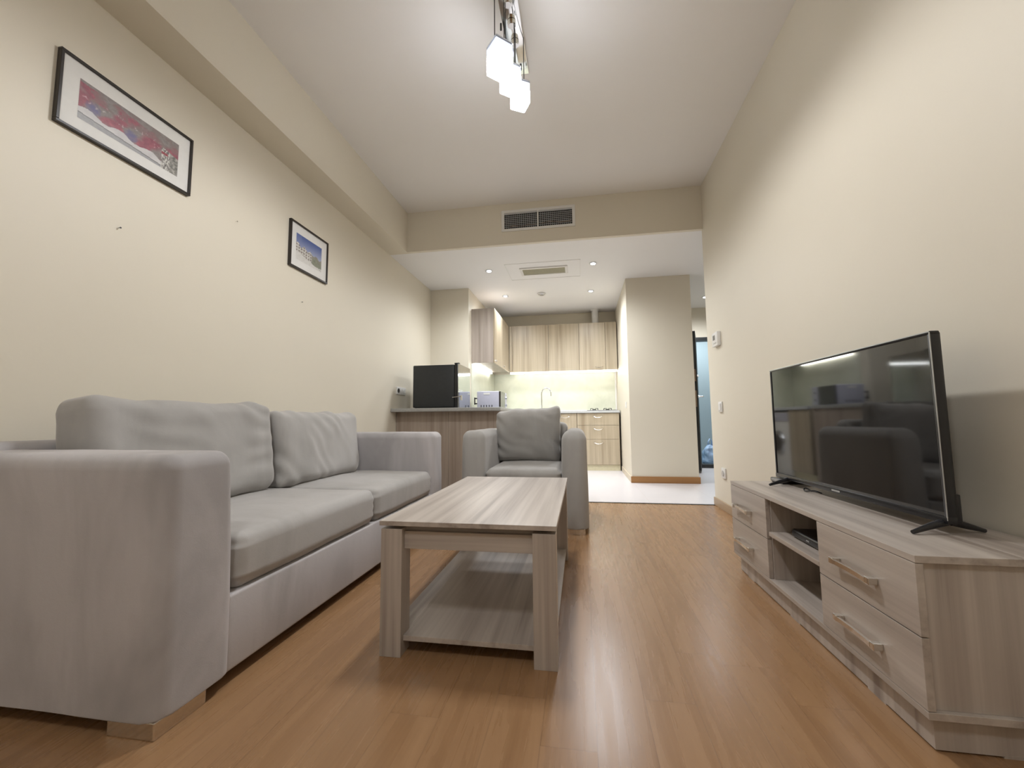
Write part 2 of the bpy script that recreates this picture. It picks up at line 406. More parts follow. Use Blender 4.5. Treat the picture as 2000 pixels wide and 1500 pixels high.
# hall daylight-toned lamp beyond the door
ld = bpy.data.lights.new('hall_ceiling_light', 'AREA'); ld.energy = 20; ld.size = .5; ld.color = (.88, .95, 1)
lo = bpy.data.objects.new('hall_ceiling_light', ld); COL.objects.link(lo); lo.location = (2.2, 7.5, 2.45)

# ------------------------------------------------------------------ air vents, detector, pipe
t = thing('air_vent', 'white framed air vent with dark mesh high on the bulkhead', 'vent', (-.368, YB, 2.73))
vx0, vx1, vz0, vz1 = -.725, -.005, 2.602, 2.815
part(t, 'vent_frame', MB().box(vx0, vx1, YB-.012, YB, vz1-.025, vz1, .002).box(vx0, vx1, YB-.012, YB, vz0, vz0+.025, .002)
     .box(vx0, vx0+.028, YB-.012, YB, vz0+.02, vz1-.02, .002).box(vx1-.028, vx1, YB-.012, YB, vz0+.02, vz1-.02, .002).box(-.372, -.358, YB-.012, YB, vz0+.02, vz1-.02, .002), 'wplast')
part(t, 'vent_backing', MB().box(vx0+.02, vx1-.02, YB-.002, YB-.0005, vz0+.02, vz1-.02), 'dark')
for a, b in ((vx0+.028, -.372), (-.358, vx1-.028)):
    g = MB(); n = 17
    for i in range(1, n): x = a+(b-a)*i/n; g.box(x-.0012, x+.0012, YB-.009, YB-.003, vz0+.024, vz1-.024)
    for i in range(1, 9): z = vz0+.025+(vz1-vz0-.05)*i/9; g.box(a, b, YB-.0095, YB-.004, z-.0015, z+.0015)
    g.box(a, b, YB-.0095, YB-.003, vz1-.040, vz1-.026)
    part(t, 'vent_mesh', g, 'alu')
w = MB(); w.tube([(-.64, YB-.0115, 2.643), (-.60, YB-.0115, 2.652), (-.52, YB-.0115, 2.640), (-.46, YB-.0115, 2.650), (-.38, YB-.0115, 2.648)], .0016, 6)
w.tube([(-.33, YB-.0115, 2.655), (-.25, YB-.0115, 2.668), (-.15, YB-.0115, 2.652), (-.05, YB-.0115, 2.655)], .0016, 6)
part(t, 'loose_wire', w, 'brass', True)
t = thing('ceiling_grille', 'square ceiling access panel with a beige slatted air grille', 'vent', (-.38, 4.66, ZK))
g = MB()
for x0, x1, y0, y1 in ((-.80, .04, 4.40, 4.406), (-.80, .04, 4.925, 4.931), (-.80, -.794, 4.40, 4.93), (.034, .04, 4.40, 4.93)): g.box(x0, x1, y0, y1, ZK-.003, ZK)
part(t, 'access_panel_edge', g, 'wplast')
part(t, 'grille_frame', MB().box(-.65, -.105, 4.545, 4.575, ZK-.012, ZK, .002).box(-.65, -.105, 4.755, 4.785, ZK-.012, ZK, .002).box(-.65, -.62, 4.575, 4.755, ZK-.012, ZK, .002).box(-.135, -.105, 4.575, 4.755, ZK-.012, ZK, .002), 'wplast')
g = MB()
for i in range(9): y = 4.58+.0195*i; g.box(-.62, -.135, y, y+.013, ZK-.008, ZK-.003)
part(t, 'grille_slats', g.box(-.62, -.135, 4.575, 4.755, ZK-.003, ZK-.001), 'beige')
t = thing('smoke_detector', 'round white smoke detector in the middle of the kitchen ceiling', 'detector', (-.484, 5.53, ZK))
part(t, 'base', MB().cyl((-.484, 5.53, ZK-.006), .06, .012, 2, 40, .055), 'wplast', True)
part(t, 'cover', MB().cyl((-.484, 5.53, ZK-.019), .032, .014, 2, 40, .044), 'alu', True)
t = thing('duct_pipe', 'short white flexible duct rising from the wall cabinet to the ceiling', 'pipe', (.262, 6.52, 2.24))
pp = MB(); n = 26
for i in range(n):
    z = 2.245+(ZK-2.245)*i/n; pp.cyl((.262, 6.52, z+.0045), .048 if i % 2 else .052, .0092, 2, 28)
part(t, 'hose', pp, 'wplast', True); part(t, 'collar', MB().cyl((.262, 6.52, ZK-.014), .062, .026, 2, 32, bev=.003), 'wplast', True)

# ------------------------------------------------------------------ kitchen
ZT = .88
# back wall splashback with its white edge strip, LED strip
struct('trim_3', MB().box(-1.405, XP0-.035, YW-.008, YW, ZT, 1.50), 'splash', 'pale green glass splashback')
struct('trim_4', MB().box(XP0-.035, XP0-.012, YW-.012, YW, ZT, 1.50, .002).box(-1.405, XP0-.012, YW-.012, YW, ZT, ZT+.02, .002), 'wplast')
struct('trim_5', MB().box(-1.405, -1.397, YJ+.13, YW-.01, ZT, 1.50), 'splash')
def arch(c, w, h, dep, r=.0045, axis='y', sgn=-1):
    """bow handle on a face whose normal is sgn*axis; width w"""
    pts = []
    for i in range(13):
        a = math.pi*i/12; u = -w/2*math.cos(a); v = dep*math.sin(a)**.6
        pts.append((c[0]+u, c[1]+sgn*v, c[2]-h*math.sin(a)) if axis == 'y' else (c[0]+sgn*v, c[1]+u, c[2]-h*math.sin(a)))
    return MB().tube(pts, r, 8)
# back run base cabinets
fy = 6.25
def base_unit(x0, x1, label, drawers):
    t = thing('base_cabinet', label, 'cabinet', ((x0+x1)/2, fy+.2, 0))
    part(t, 'carcass', MB().box(x0, x1, fy+.02, YW-.01, .085, ZT-.036), 'kwood')
    part(t, 'plinth', MB().box(x0, x1, fy+.03, fy+.05, 0, .085), 'plinth')
    zs = [(.09, .455), (.459, .660), (.664, ZT-.04)] if drawers else [(.09, ZT-.04)]
    for z0, z1 in zs:
        d_ = part(t, 'drawer' if drawers else 'door', MB().box(x0+.002, x1-.002, fy, fy+.018, z0, z1, .0015), 'kwood')
        hz = z1-.035
        part(t, 'handle', arch(((x0+x1)/2-(.0 if drawers else .0), fy, hz), .13, .03, .028), 'nickel', True, parent=d_)
    return t
base_unit(-.052, .560, 'light wood base cabinet with three drawers against the kitchen pillar wall', True)
base_unit(-.40, -.056, 'light wood base cabinet with one door, left of the three-drawer cabinet', False)
# left run under the worktop
t = thing('base_cabinet', 'light wood base cabinet between the peninsula and the washing machine', 'cabinet', (-1.1, 5.45, 0))
part(t, 'carcass', MB().box(-1.395, -.84, 5.25, 5.715, .085, ZT-.036), 'kwood')
part(t, 'door', MB().box(-.84, -.822, 5.252, 5.713, .09, ZT-.04, .0015), 'kwood')
part(t, 'plinth', MB().box(-.87, -.855, 5.25, 5.715, 0, .085), 'plinth')
t = thing('base_cabinet', 'light wood sink base cabinet below the kitchen tap', 'cabinet', (-.6, 6.45, 0))
part(t, 'carcass', MB().box(-.79, -.404, fy+.02, YW-.01, .085, ZT-.036), 'kwood')
part(t, 'door', MB().box(-.788, -.406, fy, fy+.018, .09, ZT-.04, .0015), 'kwood')
part(t, 'plinth', MB().box(-.79, -.404, fy+.03, fy+.05, 0, .085), 'plinth')
# worktops
t = thing('kitchen_worktop', 'pale stone kitchen worktop along the splashback', 'worktop', (-.4, 6.45, ZT-.035))
part(t, 'slab', MB().box(-1.396, XP0-.014, fy-.02, YW-.013, ZT-.035, ZT, .003).box(-1.396, -.80, YJ+.13, fy-.0201, ZT-.035, ZT, .003), 'kcounter')
sk = MB().box(-.78, -.40, 6.30, 6.31, ZT, ZT+.003).box(-.78, -.40, 6.56, 6.57, ZT, ZT+.003).box(-.78, -.77, 6.31, 6.56, ZT, ZT+.003).box(-.41, -.40, 6.31, 6.56, ZT, ZT+.003).box(-.77, -.41, 6.31, 6.56, ZT, ZT+.0008)
part(t, 'sink', sk, 'alu')
t = thing('kitchen_tap', 'tall chrome gooseneck tap at the sink in front of the splashback', 'tap', (-.598, 6.52, ZT+.001))
pts = [(-.598, 6.52, ZT+.001), (-.598, 6.52, 1.16)]
for i in range(1, 11):
    a = math.pi*i/10; pts.append((-.598+.075*(1-math.cos(a)), 6.52-.01*i/10, 1.16+.09*math.sin(a)))
pts.append((-.448, 6.51, 1.12))
part(t, 'spout', MB().tube(pts, .011, 12), 'chrome', True)
part(t, 'base', MB().cyl((-.598, 6.52, ZT+.02), .022, .038, 2, 24, bev=.003), 'chrome', True)
part(t, 'lever', MB().tube([(-.598, 6.50, ZT+.06), (-.598, 6.44, ZT+.09)], .005, 8), 'chrome', True)
t = thing('gas_hob', 'small dark gas hob with pan supports on the worktop, right of the tap', 'hob', (.31, 6.42, ZT))
part(t, 'hob_plate', MB().box(.10, .52, 6.30, 6.60, ZT+.0005, ZT+.008, .002), 'blackg')
for cx in (.21, .41):
    g = MB()
    for a in range(4):
        q = math.pi/4+a*math.pi/2; g.tube([(cx+.015*math.cos(q), 6.45+.015*math.sin(q), ZT+.034), (cx+.075*math.cos(q), 6.45+.075*math.sin(q), ZT+.034), (cx+.08*math.cos(q), 6.45+.08*math.sin(q), ZT+.012)], .004, 6)
    part(t, 'pan_support', g, 'blackm', True)
part(t, 'burner', MB().cyl((.21, 6.45, ZT+.016), .03, .014, 2, 24), 'blackm', True); part(t, 'burner', MB().cyl((.41, 6.45, ZT+.016), .03, .014, 2, 24), 'blackm', True)
# wall cabinets at the back
uy = 6.40; uz0, uz1 = 1.505, 2.235
def wall_unit(x0, x1, label, handle=None, filler=False):
    t = thing('wall_cabinet', label, 'cabinet', ((x0+x1)/2, uy+.15, uz0))
    part(t, 'carcass', MB().box(x0, x1, uy+.018, YW-.01, uz0, uz1), 'kwood')
    d_ = part(t, 'filler_strip' if filler else 'door', MB().box(x0+.0015, x1-.0015, uy, uy+.017, uz0-.004, uz1, .001), 'kwood')
    if handle: part(t, 'handle', arch((handle, uy, uz0+.05), .11, .018, .026), 'nickel', True, parent=d_)
wall_unit(-1.088, -1.045, 'narrow wood corner wall cabinet strip beside the side cabinet', filler=True)
wall_unit(-1.043, -.470, 'wide light wood wall cabinet left of centre above the splashback')
wall_unit(-.468, .003, 'light wood wall cabinet above the tap, between two wall cabinets')
wall_unit(.005, .400, 'light wood wall cabinet with the arched handle below the white duct', handle=.30)
wall_unit(.402, .572, 'narrow light wood wall cabinet against the pillar wall')
st = thing('led_light_strip', 'glowing white light strip under the back wall cabinets', 'light', (-.2, uy+.03, uz0))
part(st, 'diffuser', MB().box(-1.08, .57, uy+.03, uy+.055, uz0-.030, uz0-.006, .003), 'strip')
part(st, 'mounting_rail', MB().box(-1.08, .57, uy+.027, uy+.058, uz0-.006, uz0, .001), 'alu')
st = thing('led_light_strip', 'short white light strip under the side wall cabinet', 'light', (-1.3, 5.8, uz0))
part(st, 'diffuser', MB().box(-1.38, -1.36, YJ+.2, 6.36, uz0-.024, uz0-.004, .003), 'strip')
# side wall cabinet on the left kitchen wall
t = thing('wall_cabinet', 'side wall cabinet with an end panel toned grey brown for shade on the left kitchen wall', 'cabinet', (-1.25, 5.8, uz0))
part(t, 'carcass', MB().box(-1.404, -1.11, YJ+.15, 6.39, uz0, uz1, .0015), 'swood')
for i, (a, b) in enumerate(((YJ+.152, 5.85), (5.853, 6.388))):
    d_ = part(t, 'door', MB().box(-1.109, -1.092, a, b, uz0-.004, uz1, .001), 'kwood')
    part(t, 'knob', MB().cyl((-1.082, a+.06, uz0+.03), .011, .02, 0, 16, bev=.002), 'nickel', True, parent=d_)
# peninsula
py = 4.12
t = thing('kitchen_peninsula', 'wood panelled kitchen peninsula with a grey stone top, behind the sofa', 'counter', (-1.35, 4.5, 0))
part(t, 'front_panel', MB().box(XL+.004, -1.345, py, py+.02, 0, ZT-.036, .001), 'pwood', label='left wood front panel')
part(t, 'front_panel', MB().box(-1.343, -.79, py, py+.02, 0, ZT-.036, .001), 'pwood', label='right wood front panel')
part(t, 'worktop', MB().box(XL+.002, -.77, 3.985, YJ-.003, ZT-.036, ZT, .004), 'counter', True)
part(t, 'end_panel', MB().box(-.81, -.79, py+.0205, YJ-.003, 0, ZT-.037, .001), 'pwood')
# washing machine under the worktop in the kitchen corner (seen in the television's reflection)
t = thing('washing_machine', 'white front loading washing machine under the kitchen worktop, mirrored in the television', 'washing machine', (-1.10, 5.98, 0))
part(t, 'cabinet', MB().box(-1.39, -.83, 5.725, 6.245, .015, .822, .008), 'wplast', True)
dr = part(t, 'door_ring', MB().cyl((-.822, 6.0, .42), .165, .03, 0, 40, .15), 'alu', True)
part(t, 'door_glass', MB().cyl((-.81, 6.0, .42), .135, .03, 0, 40, .10, .003), 'blackg', True, parent=dr)
part(t, 'control_panel', MB().box(-.832, -.822, 5.735, 6.235, .70, .812, .003), 'gplast')
part(t, 'dial', MB().cyl((-.81, 6.06, .755), .025, .025, 0, 24, bev=.003), 'wplast', True)
for fx in (-1.36, -.88):
    for fyy in (5.77, 6.20): part(t, 'foot', MB().cyl((fx, fyy, .008), .02, .016, 2, 16), 'black')
# mini fridge on the peninsula
t = thing('mini_fridge', 'black mini fridge with a mirrored door on the peninsula', 'fridge', (-1.50, 4.36, ZT))
part(t, 'cabinet', MB().box(-1.738, -1.285, 4.125, 4.585, ZT+.008, 1.335, .010, 3), 'blackm', True)
dr = part(t, 'door', MB().box(-1.280, -1.245, 4.118, 4.592, ZT+.004, 1.345, .004), 'black', True)
part(t, 'mirror_panel', MB().box(-1.2449, -1.241, 4.122, 4.588, ZT+.008, 1.341, .001), 'mirror', parent=dr)
part(t, 'handle', MB().tube([(-1.30, 4.112, .990), (-1.27, 4.108, .992), (-1.215, 4.108, .998)], .005, 8).cyl((-1.21, 4.125, .985), .011, .05, 2, 12), 'chrome', True, parent=dr)
part(t, 'hinge', MB().box(-1.285, -1.235, 4.13, 4.17, 1.345, 1.352, .001), 'black', parent=dr)
for fx in (-1.71, -1.31):
    for fyy in (4.15, 4.56): part(t, 'foot', MB().cyl((fx, fyy, ZT+.004), .012, .008, 2, 12), 'black')
# microwave: vented grey side towards the living room, dark door towards the kitchen
t = thing('microwave_oven', 'small grey lilac microwave with a row of vent slots in its side', 'microwave', (-1.12, 5.22, ZT))
part(t, 'housing', MB().box(-1.265, -.985, 5.00, 5.44, ZT+.010, 1.110, .010, 3), 'gplast', True)
for i in range(5):
    x = -1.215+.034*i; part(t, 'vent_slot', MB().box(x, x+.010, 4.996, 5.002, ZT+.030, ZT+.060, .002), 'dark')
part(t, 'badge', MB().box(-1.18, -1.10, 4.997, 5.001, 1.068, 1.090, .001), 'wplast')
part(t, 'rear_spacer', MB().box(-1.300, -1.288, 5.0, 5.02, .945, 1.035, .003).box(-1.289, -1.264, 5.005, 5.015, .95, .965).box(-1.289, -1.264, 5.005, 5.015, 1.015, 1.03), 'black')
part(t, 'door', MB().box(-.985, -.965, 5.005, 5.315, ZT+.014, 1.106, .004), 'blackg')
cp = part(t, 'control_panel', MB().box(-.985, -.966, 5.318, 5.435, ZT+.014, 1.106, .004), 'gplast')
for z in (.95, 1.04): part(t, 'dial', MB().cyl((-.958, 5.375, z), .018, .018, 0, 20, bev=.002), 'alu', True, parent=cp)
for fx in (-1.24, -1.01):
    for fyy in (5.03, 5.41): part(t, 'foot', MB().cyl((fx, fyy, ZT+.0055), .01, .010, 2, 12), 'black')

# ------------------------------------------------------------------ wall fittings
def wallplate(name, label, cat, y0, y1, z0, z1, side, dep=.012, mat='wplast'):
    x = XL if side < 0 else XR
    t = thing(name, label, cat, (x, (y0+y1)/2, (z0+z1)/2))
    a, b = (x, x+dep) if side < 0 else (x-dep, x)
    f = part(t, 'plate', MB().box(a, b, y0, y1, z0, z1, .003), mat, True)
    return t, (b if side < 0 else a), f
t, x, f = wallplate('wall_socket', 'white triple wall socket on the left wall above the peninsula', 'socket', 4.11, 4.335, 1.035, 1.115, -1)
for i in range(3):
    yc = 4.148+.075*i
    part(t, 'socket_insert', MB().cyl((x+.001, yc, 1.075), .024, .006, 0, 24), 'wplast' if i else 'black', True, label='dark socket opening' if i == 0 else None)
t, x, f = wallplate('thermostat', 'white thermostat with a small grey screen on the right wall', 'thermostat', 3.565, 3.70, 1.345, 1.46, 1, .028)
part(t, 'display', MB().box(x-.0012, x+.001, 3.622, 3.672, 1.398, 1.438), plain('grey_display', (.17, .165, .15), .3)); part(t, 'button', MB().box(x-.002, x+.001, 3.60, 3.66, 1.365, 1.375, .0005), 'alu')
t, x, f = wallplate('light_switch', 'white light switch on the right wall below the thermostat', 'switch', 3.60, 3.68, .80, .885, 1)
part(t, 'rocker', MB().box(x-.005, x+.001, 3.615, 3.665, .815, .87, .002), 'wplast')
t, x, f = wallplate('wall_socket', 'white wall socket low on the right wall beside the television cabinet', 'socket', 3.60, 3.69, .262, .345, 1)
part(t, 'socket_insert', MB().cyl((x-.001, 3.645, .303), .022, .006, 0, 24), 'alu', True)
t = thing('light_switch', 'small white switch on the side of the pillar facing the kitchen', 'switch', (XP0, 5.45, .93))
part(t, 'plate', MB().box(XP0-.01, XP0, 5.42, 5.50, .89, .97, .003), 'wplast'); part(t, 'rocker', MB().box(XP0-.014, XP0-.009, 5.435, 5.485, .905, .955, .002), 'wplast')
for y, z, lb in ((1.401, 1.580, 'small nail in the left wall below the large picture'), (1.990, 1.896, 'small nail in the left wall between the two pictures'), (2.571, 1.591, 'small nail in the left wall below the small picture')):
    nb = MB().cyl((XL+.006, y, z), .0012, .014, 0, 8).cyl((XL+.012, y, z), .0035, .002, 0, 12)
    single('nail', lb, 'nail', nb, 'nickel' if z > 1.6 else 'blackm', (XL, y, z), True, 'bare nails in the left wall')

# ------------------------------------------------------------------ pictures
def srgb(c): return tuple((x/255/12.92 if x/255 <= .04045 else ((x/255+.055)/1.055)**2.4) for x in c)
def print_mesh(y0, y1, z0, z1, x, fn, nu, nv):
    me = bpy.data.meshes.new('print'); vs = []; fs = []
    for j in range(nv+1):
        for i in range(nu+1): vs.append((x, y0+(y1-y0)*i/nu, z0+(z1-z0)*j/nv))
    for j in range(nv):
        for i in range(nu): a = j*(nu+1)+i; fs.append((a, a+1, a+nu+2, a+nu+1))
    me.from_pydata(vs, [], fs); ca = me.color_attributes.new('ink', 'FLOAT_COLOR', 'POINT')
    for k, v in enumerate(vs):
        u = (k % (nu+1))/nu; w = (k//(nu+1))/nv; c = srgb(lerp(fn(u, w), (132, 128, 126), .18)); ca.data[k].color = (*c, 1)
    return me
def lerp(a, b, t): t = max(0, min(1, t)); return tuple(p+(q-p)*t for p, q in zip(a, b))
def nz(x, y, z=0, o=3):
    return noise.fractal(Vector((x, y, z)), .8, 2.0, o)*.5+.5
def autumn(u, v):
    n = nz(u*9, v*5, 1); n2 = nz(u*30, v*14, 4)
    c = lerp((120, 112, 110), (150, 142, 138), n2)              # grey hillside
    hill = .95-.15*u+.08*(n-.5)
    blob = nz(u*6, v*3.2, 9, 2)+.25*math.sin(u*19+1)*.5
    red = lerp((120, 62, 78), (182, 96, 108), n2*.6+n*.5)
    if v < hill: c = lerp(c, red, (blob-.30)*3.2)
    if v > .62 and n > .55: c = lerp(c, (128, 110, 108), .6)
    for bu, bv in ((.12, .44), (.48, .36)):
        q = ((u-bu)/.075)**2+((v-bv)/.16)**2+(n2-.5)*.9
        c = lerp(c, (104, 98, 140), (1.1-q)*.9)
    edge = .30-.10*u+.05*math.sin(u*21)+.04*(n-.5)
    road = .16-.13*u
    if v < edge: c = lerp((226, 224, 222), (200, 198, 200), n)
    if v < road: c = lerp((150, 150, 156), (172, 172, 172), n2)
    if abs(v-road) < .012: c = (112, 112, 112)
    if u > .80 and v < .62-.5*(u-.8):
        c = lerp((98, 92, 90), (214, 212, 204), (nz(u*70, v*12, 12)-.38)*6)
        if u > .9: c = lerp((90, 92, 86), (196, 190, 182), n2*1.3-.2)
        if .42 < v < .50 and u < .88: c = (150, 60, 70)
    if n2 > .80 and .45 < v < .7 and u < .8: c = lerp(c, (224, 206, 206), .6)
    return c
def town(u, v):
    n = nz(u*12, v*10, 3); n2 = nz(u*34, v*28, 7)
    sky = lerp((176, 182, 208), (70, 92, 158), (v-.40)/.55)
    sky = lerp(sky, (120, 136, 184), .4 if u < .2 else 0)
    line = .62-.18*u+.05*math.sin(u*26)+.05*(n-.5)
    if v > line: return sky
    if u > .60 and v > .10:
        c = lerp((104, 112, 92), (150, 152, 132), n)
        if v > line-.10: c = lerp(c, (150, 140, 132), .5)
    else:
        c = lerp((206, 204, 196), (232, 230, 224), n)
        if (int(u*22) % 2 == 0 and int(v*18) % 2 == 0): c = lerp((110, 92, 84), (150, 140, 130), n2)
        if n2 > .66: c = (96, 88, 82)
    if v < .34-.32*u: c = lerp((214, 212, 204), (232, 230, 226), n)
    return c
def picture(name, label, y0, y1, z0, z1, fw, iy0, iy1, iz0, iz1, fn, nu, nv, dep=.02):
    t = thing(name, label, 'picture', (XL, (y0+y1)/2, z0))
    x = XL
    part(t, 'frame', MB().box(x, x+dep, y0, y1, z1-fw, z1, .0015).box(x, x+dep, y0, y1, z0, z0+fw, .0015).box(x, x+dep, y0, y0+fw, z0+fw, z1-fw, .0015).box(x, x+dep, y1-fw, y1, z0+fw, z1-fw, .0015), 'frame')
    mt = part(t, 'mat_board', MB().box(x+.002, x+dep-.009, y0+fw-.001, y1-fw+.001, z0+fw-.001, z1-fw+.001), 'mat')
    me = print_mesh(iy0, iy1, iz0, iz1, 0, fn, nu, nv); me.materials.append(M['print'])
    for v in me.vertices: v.co = v.co-Vector((XL, (y0+y1)/2, z0))+Vector((x+dep-.0085, 0, 0))
    o = bpy.data.objects.new('print', me); COL.objects.link(o); o.parent = t
    return t
picture('framed_picture', 'large black framed picture of red autumn trees beside a white riverbank', 1.153, 1.695, 1.881, 2.176, .011, 1.222, 1.628, 1.944, 2.107, autumn, 200, 84)
picture('framed_picture', 'small black framed picture of a white hillside town under a blue sky', 2.42, 2.84, 1.806, 2.132, .012, 2.485, 2.767, 1.874, 2.060, town, 130, 90)

# ------------------------------------------------------------------ sofa
def folds(p, dirx, diry, f, ph=0):
    s_ = p.y*dirx+p.z*diry
    w = noise.noise(Vector((p.y*3+ph, p.z*3, ph)))*1.2
    return math.sin(s_*f+w*5)
def cushion_fn(amp, seed, diag=(1, .6), f=60, crown=.02, ear=0.0, pinch=.55, long='y'):
    def fn(p, u, n):
        a, b = (u.y, u.z) if long == 'y' else (u.x, u.z)
        prof = (1-abs(a)**4)**.5 if abs(a) < 1 else 0
        prof2 = (1-abs(b)**4)**.5 if abs(b) < 1 else 0
        k = pinch+(1-pinch)*prof*prof2
        if long == 'y': p.x *= k
        else: p.y *= k
        # pulled-in seams between the corners
        if long == 'y': p.y *= 1-.03*(1-b*b); 
        else: p.x *= 1-.03*(1-b*b)
        p.z *= 1-.035*(1-a*a)
        if p.z > 0: p.z += ear*(a)*abs(a)**1*b
        e = max(abs(a), abs(b))**3
        q = Vector((p.y if long == 'y' else p.x, p.z, 0))
        s_ = q.x*diag[0]+q.y*diag[1]; wv = noise.noise(Vector((q.x*4+seed, q.y*4, seed)))
        fold = math.sin(s_*f+wv*6)*max(0, noise.noise(Vector((q.x*5, q.y*5, seed+9)))+.15)
        d_ = amp*(fold*(.35+.9*e)+.8*noise.noise(Vector((q.x*7+seed, q.y*7, 3))))
        return p+n*d_
    return fn
def seat_fn(seed, crown=.012, front='x'):
    def fn(p, u, n):
        a, b = u.x, u.y
        if p.z > 0: p.z += crown*(1-a*a)*(1-b*b)
        d_ = .0035*noise.noise(Vector((p.x*5+seed, p.y*5, p.z*5)))
        # gathers at the end seams
        ee = abs(b if front == 'x' else a)**10
        d_ += .0035*ee*math.sin((p.z)*170+seed)
        return p+n*d_
    return fn
def arm_fn(seed, tx=.0, ty=.018, cut=0):
    def fn(p, u, n):
        h = max(0.0, (u.z+1)/2)
        k = 1-ty*h*2
        if cut: p.y -= cut*h**2.2*max(0, u.y)
        p.y *= k if ty else 1
        p.x *= 1-tx*h*2
        return p+n*(.0025*noise.noise(Vector((p.x*4+seed, p.y*4, p.z*4)))+.001*noise.noise(Vector((p.x*15, p.y*15, p.z*15+seed))))
    return fn
sofa = thing('sofa', 'long grey taupe suede sofa with two back cushions along the left wall', 'sofa', (-1.46, 1.92, 0))
part(sofa, 'armrest', MB().soft((-1.45, .998, .357), (.448, .114, .315), .043, (14, 4, 10), 6, arm_fn(1, 0, .004, .03), flat=True), 'fab', 'all')
part(sofa, 'armrest', MB().soft((-1.45, 2.845, .357), (.448, .105, .315), .045, (14, 4, 10), 6, arm_fn(5, 0, .012), flat=True), 'fab', 'all')
part(sofa, 'base', MB().box(-1.86, -1.012, 1.09, 2.76, .038, .252, .008, 3), 'fab', 'all')
part(sofa, 'backrest', MB().soft((-1.825, 1.92, .368), (.082, 1.00, .328), .04, (4, 26, 8), 5, arm_fn(9, 0, 0), flat=True), 'fab', 'all')
part(sofa, 'seat_cushion', MB().soft((-1.38, 1.536, .334), (.372, .422, .082), .045, (18, 20, 4), 6, seat_fn(2)), 'fabc', 'all')
part(sofa, 'seat_cushion', MB().soft((-1.38, 2.352, .330), (.372, .388, .080), .045, (18, 20, 4), 6, seat_fn(8)), 'fabc', 'all')
rt = Matrix.Rotation(math.radians(-8), 4, 'Y')
part(sofa, 'back_cushion', MB().soft((-1.615, 1.495, .625), (.108, .405, .218), .055, (6, 44, 26), 6, cushion_fn(.014, 3, (.3, 1), 66, pinch=.76), rt), 'fabc', 'all', label='wider back cushion with creases near its outer end')
part(sofa, 'back_cushion', MB().soft((-1.60, 2.305, .605), (.11, .392, .205), .05, (6, 44, 26), 6, cushion_fn(.014, 11, (1, .75), 58, pinch=.6), rt), 'fabc', 'all', label='more wrinkled back cushion')
for lx in (-1.148, -1.895):
    for ly in (.893, 2.80):
        part(sofa, 'leg', MB().box(lx, lx+.135, ly, ly+.14, 0, .042, .003), 'nickel', label='low polished metal block foot')

# ------------------------------------------------------------------ armchair
ach = thing('armchair', 'grey taupe suede armchair with one loose cushion in front of the peninsula', 'armchair', (-.39, 3.2, 0))
def aarm(seed):
    def fn(p, u, n):
        h = max(0.0, (u.z+1)/2)
        p.x *= 1-.10*h**2
        if p.y < 0: p.y += .03*h**3
        return p+n*(.003*noise.noise(Vector((p.x*5+seed, p.y*5, p.z*5))))
    return fn
part(ach, 'armrest', MB().soft((-.048, 3.20, .358), (.090, .415, .322), .072, (3, 16, 12), 6, aarm(2), flat=True), 'fabo', 'all')
part(ach, 'armrest', MB().soft((-.742, 3.20, .358), (.088, .415, .322), .055, (3, 16, 12), 6, aarm(7), flat=True), 'fabo', 'all')
part(ach, 'base', MB().box(-.66, -.13, 2.81, 3.58, .038, .25, .01, 3), 'fabo', 'all')
part(ach, 'backrest', MB().soft((-.393, 3.535, .42), (.285, .075, .31), .05, (14, 3, 10), 5, arm_fn(3, 0, 0), flat=True), 'fabo', 'all')
part(ach, 'seat_cushion', MB().soft((-.395, 3.13, .335), (.258, .335, .085), .045, (14, 18, 4), 6, seat_fn(5, front='y')), 'fabo', 'all')
part(ach, 'back_cushion', MB().soft((-.420, 3.345, .630), (.262, .105, .215), .05, (34, 6, 26), 6, cushion_fn(.013, 5, (.6, 1), 64, ear=.034, pinch=.5, long='x'), Matrix.Rotation(math.radians(9), 4, 'X') @ Matrix.Rotation(math.radians(2), 4, 'Y')), 'fabo', 'all')
for lx in (-.115, -.805):
    for ly in (2.80, 3.46): part(ach, 'leg', MB().box(lx, lx+.13, ly, ly+.13, 0, .04, .003), 'nickel', label='low polished metal block foot')

# ------------------------------------------------------------------ coffee table
ct = thing('coffee_table', 'pale ash laminate coffee table with a lower shelf between sofa and television', 'table', (-.37, 1.84, 0))
tx0, tx1, ty0, ty1 = -.658, -.080, 1.300, 2.375
part(ct, 'tabletop', MB().box(tx0, tx1, ty0, ty1, .4105, .4255, .001), 'woodY')
part(ct, 'recessed_rail', MB().box(tx0+.03, tx1-.03, ty0+.045, ty1-.045, .386, .4103), 'woodX')
for x0 in (tx0+.003, tx1-.076):
    for y0 in (ty0+.008, ty1-.078):
        part(ct, 'leg', MB().box(x0, x0+.072, y0, y0+.07, 0, .399, .001), 'woodZ')
part(ct, 'apron', MB().box(tx0+.076, tx1-.077, ty0+.026, ty0+.044, .333, .389, .0008), 'woodX')
part(ct, 'apron', MB().box(tx0+.076, tx1-.077, ty1-.044, ty1-.026, .333, .389, .0008), 'woodX')
part(ct, 'apron', MB().box(tx0+.02, tx0+.038, ty0+.079, ty1-.079, .333, .389, .0008), 'woodY')
part(ct, 'apron', MB().box(tx1-.038, tx1-.02, ty0+.079, ty1-.079, .333, .389, .0008), 'woodY')
part(ct, 'shelf', MB().box(tx0+.0755, tx1-.0765, ty0+.026, ty1-.026, .044, .060, .0008).box(tx0+.01, tx0+.0755, ty0+.079, ty1-.079, .044, .060).box(tx1-.0765, tx1-.012, ty0+.079, ty1-.079, .044, .060), 'woodY')

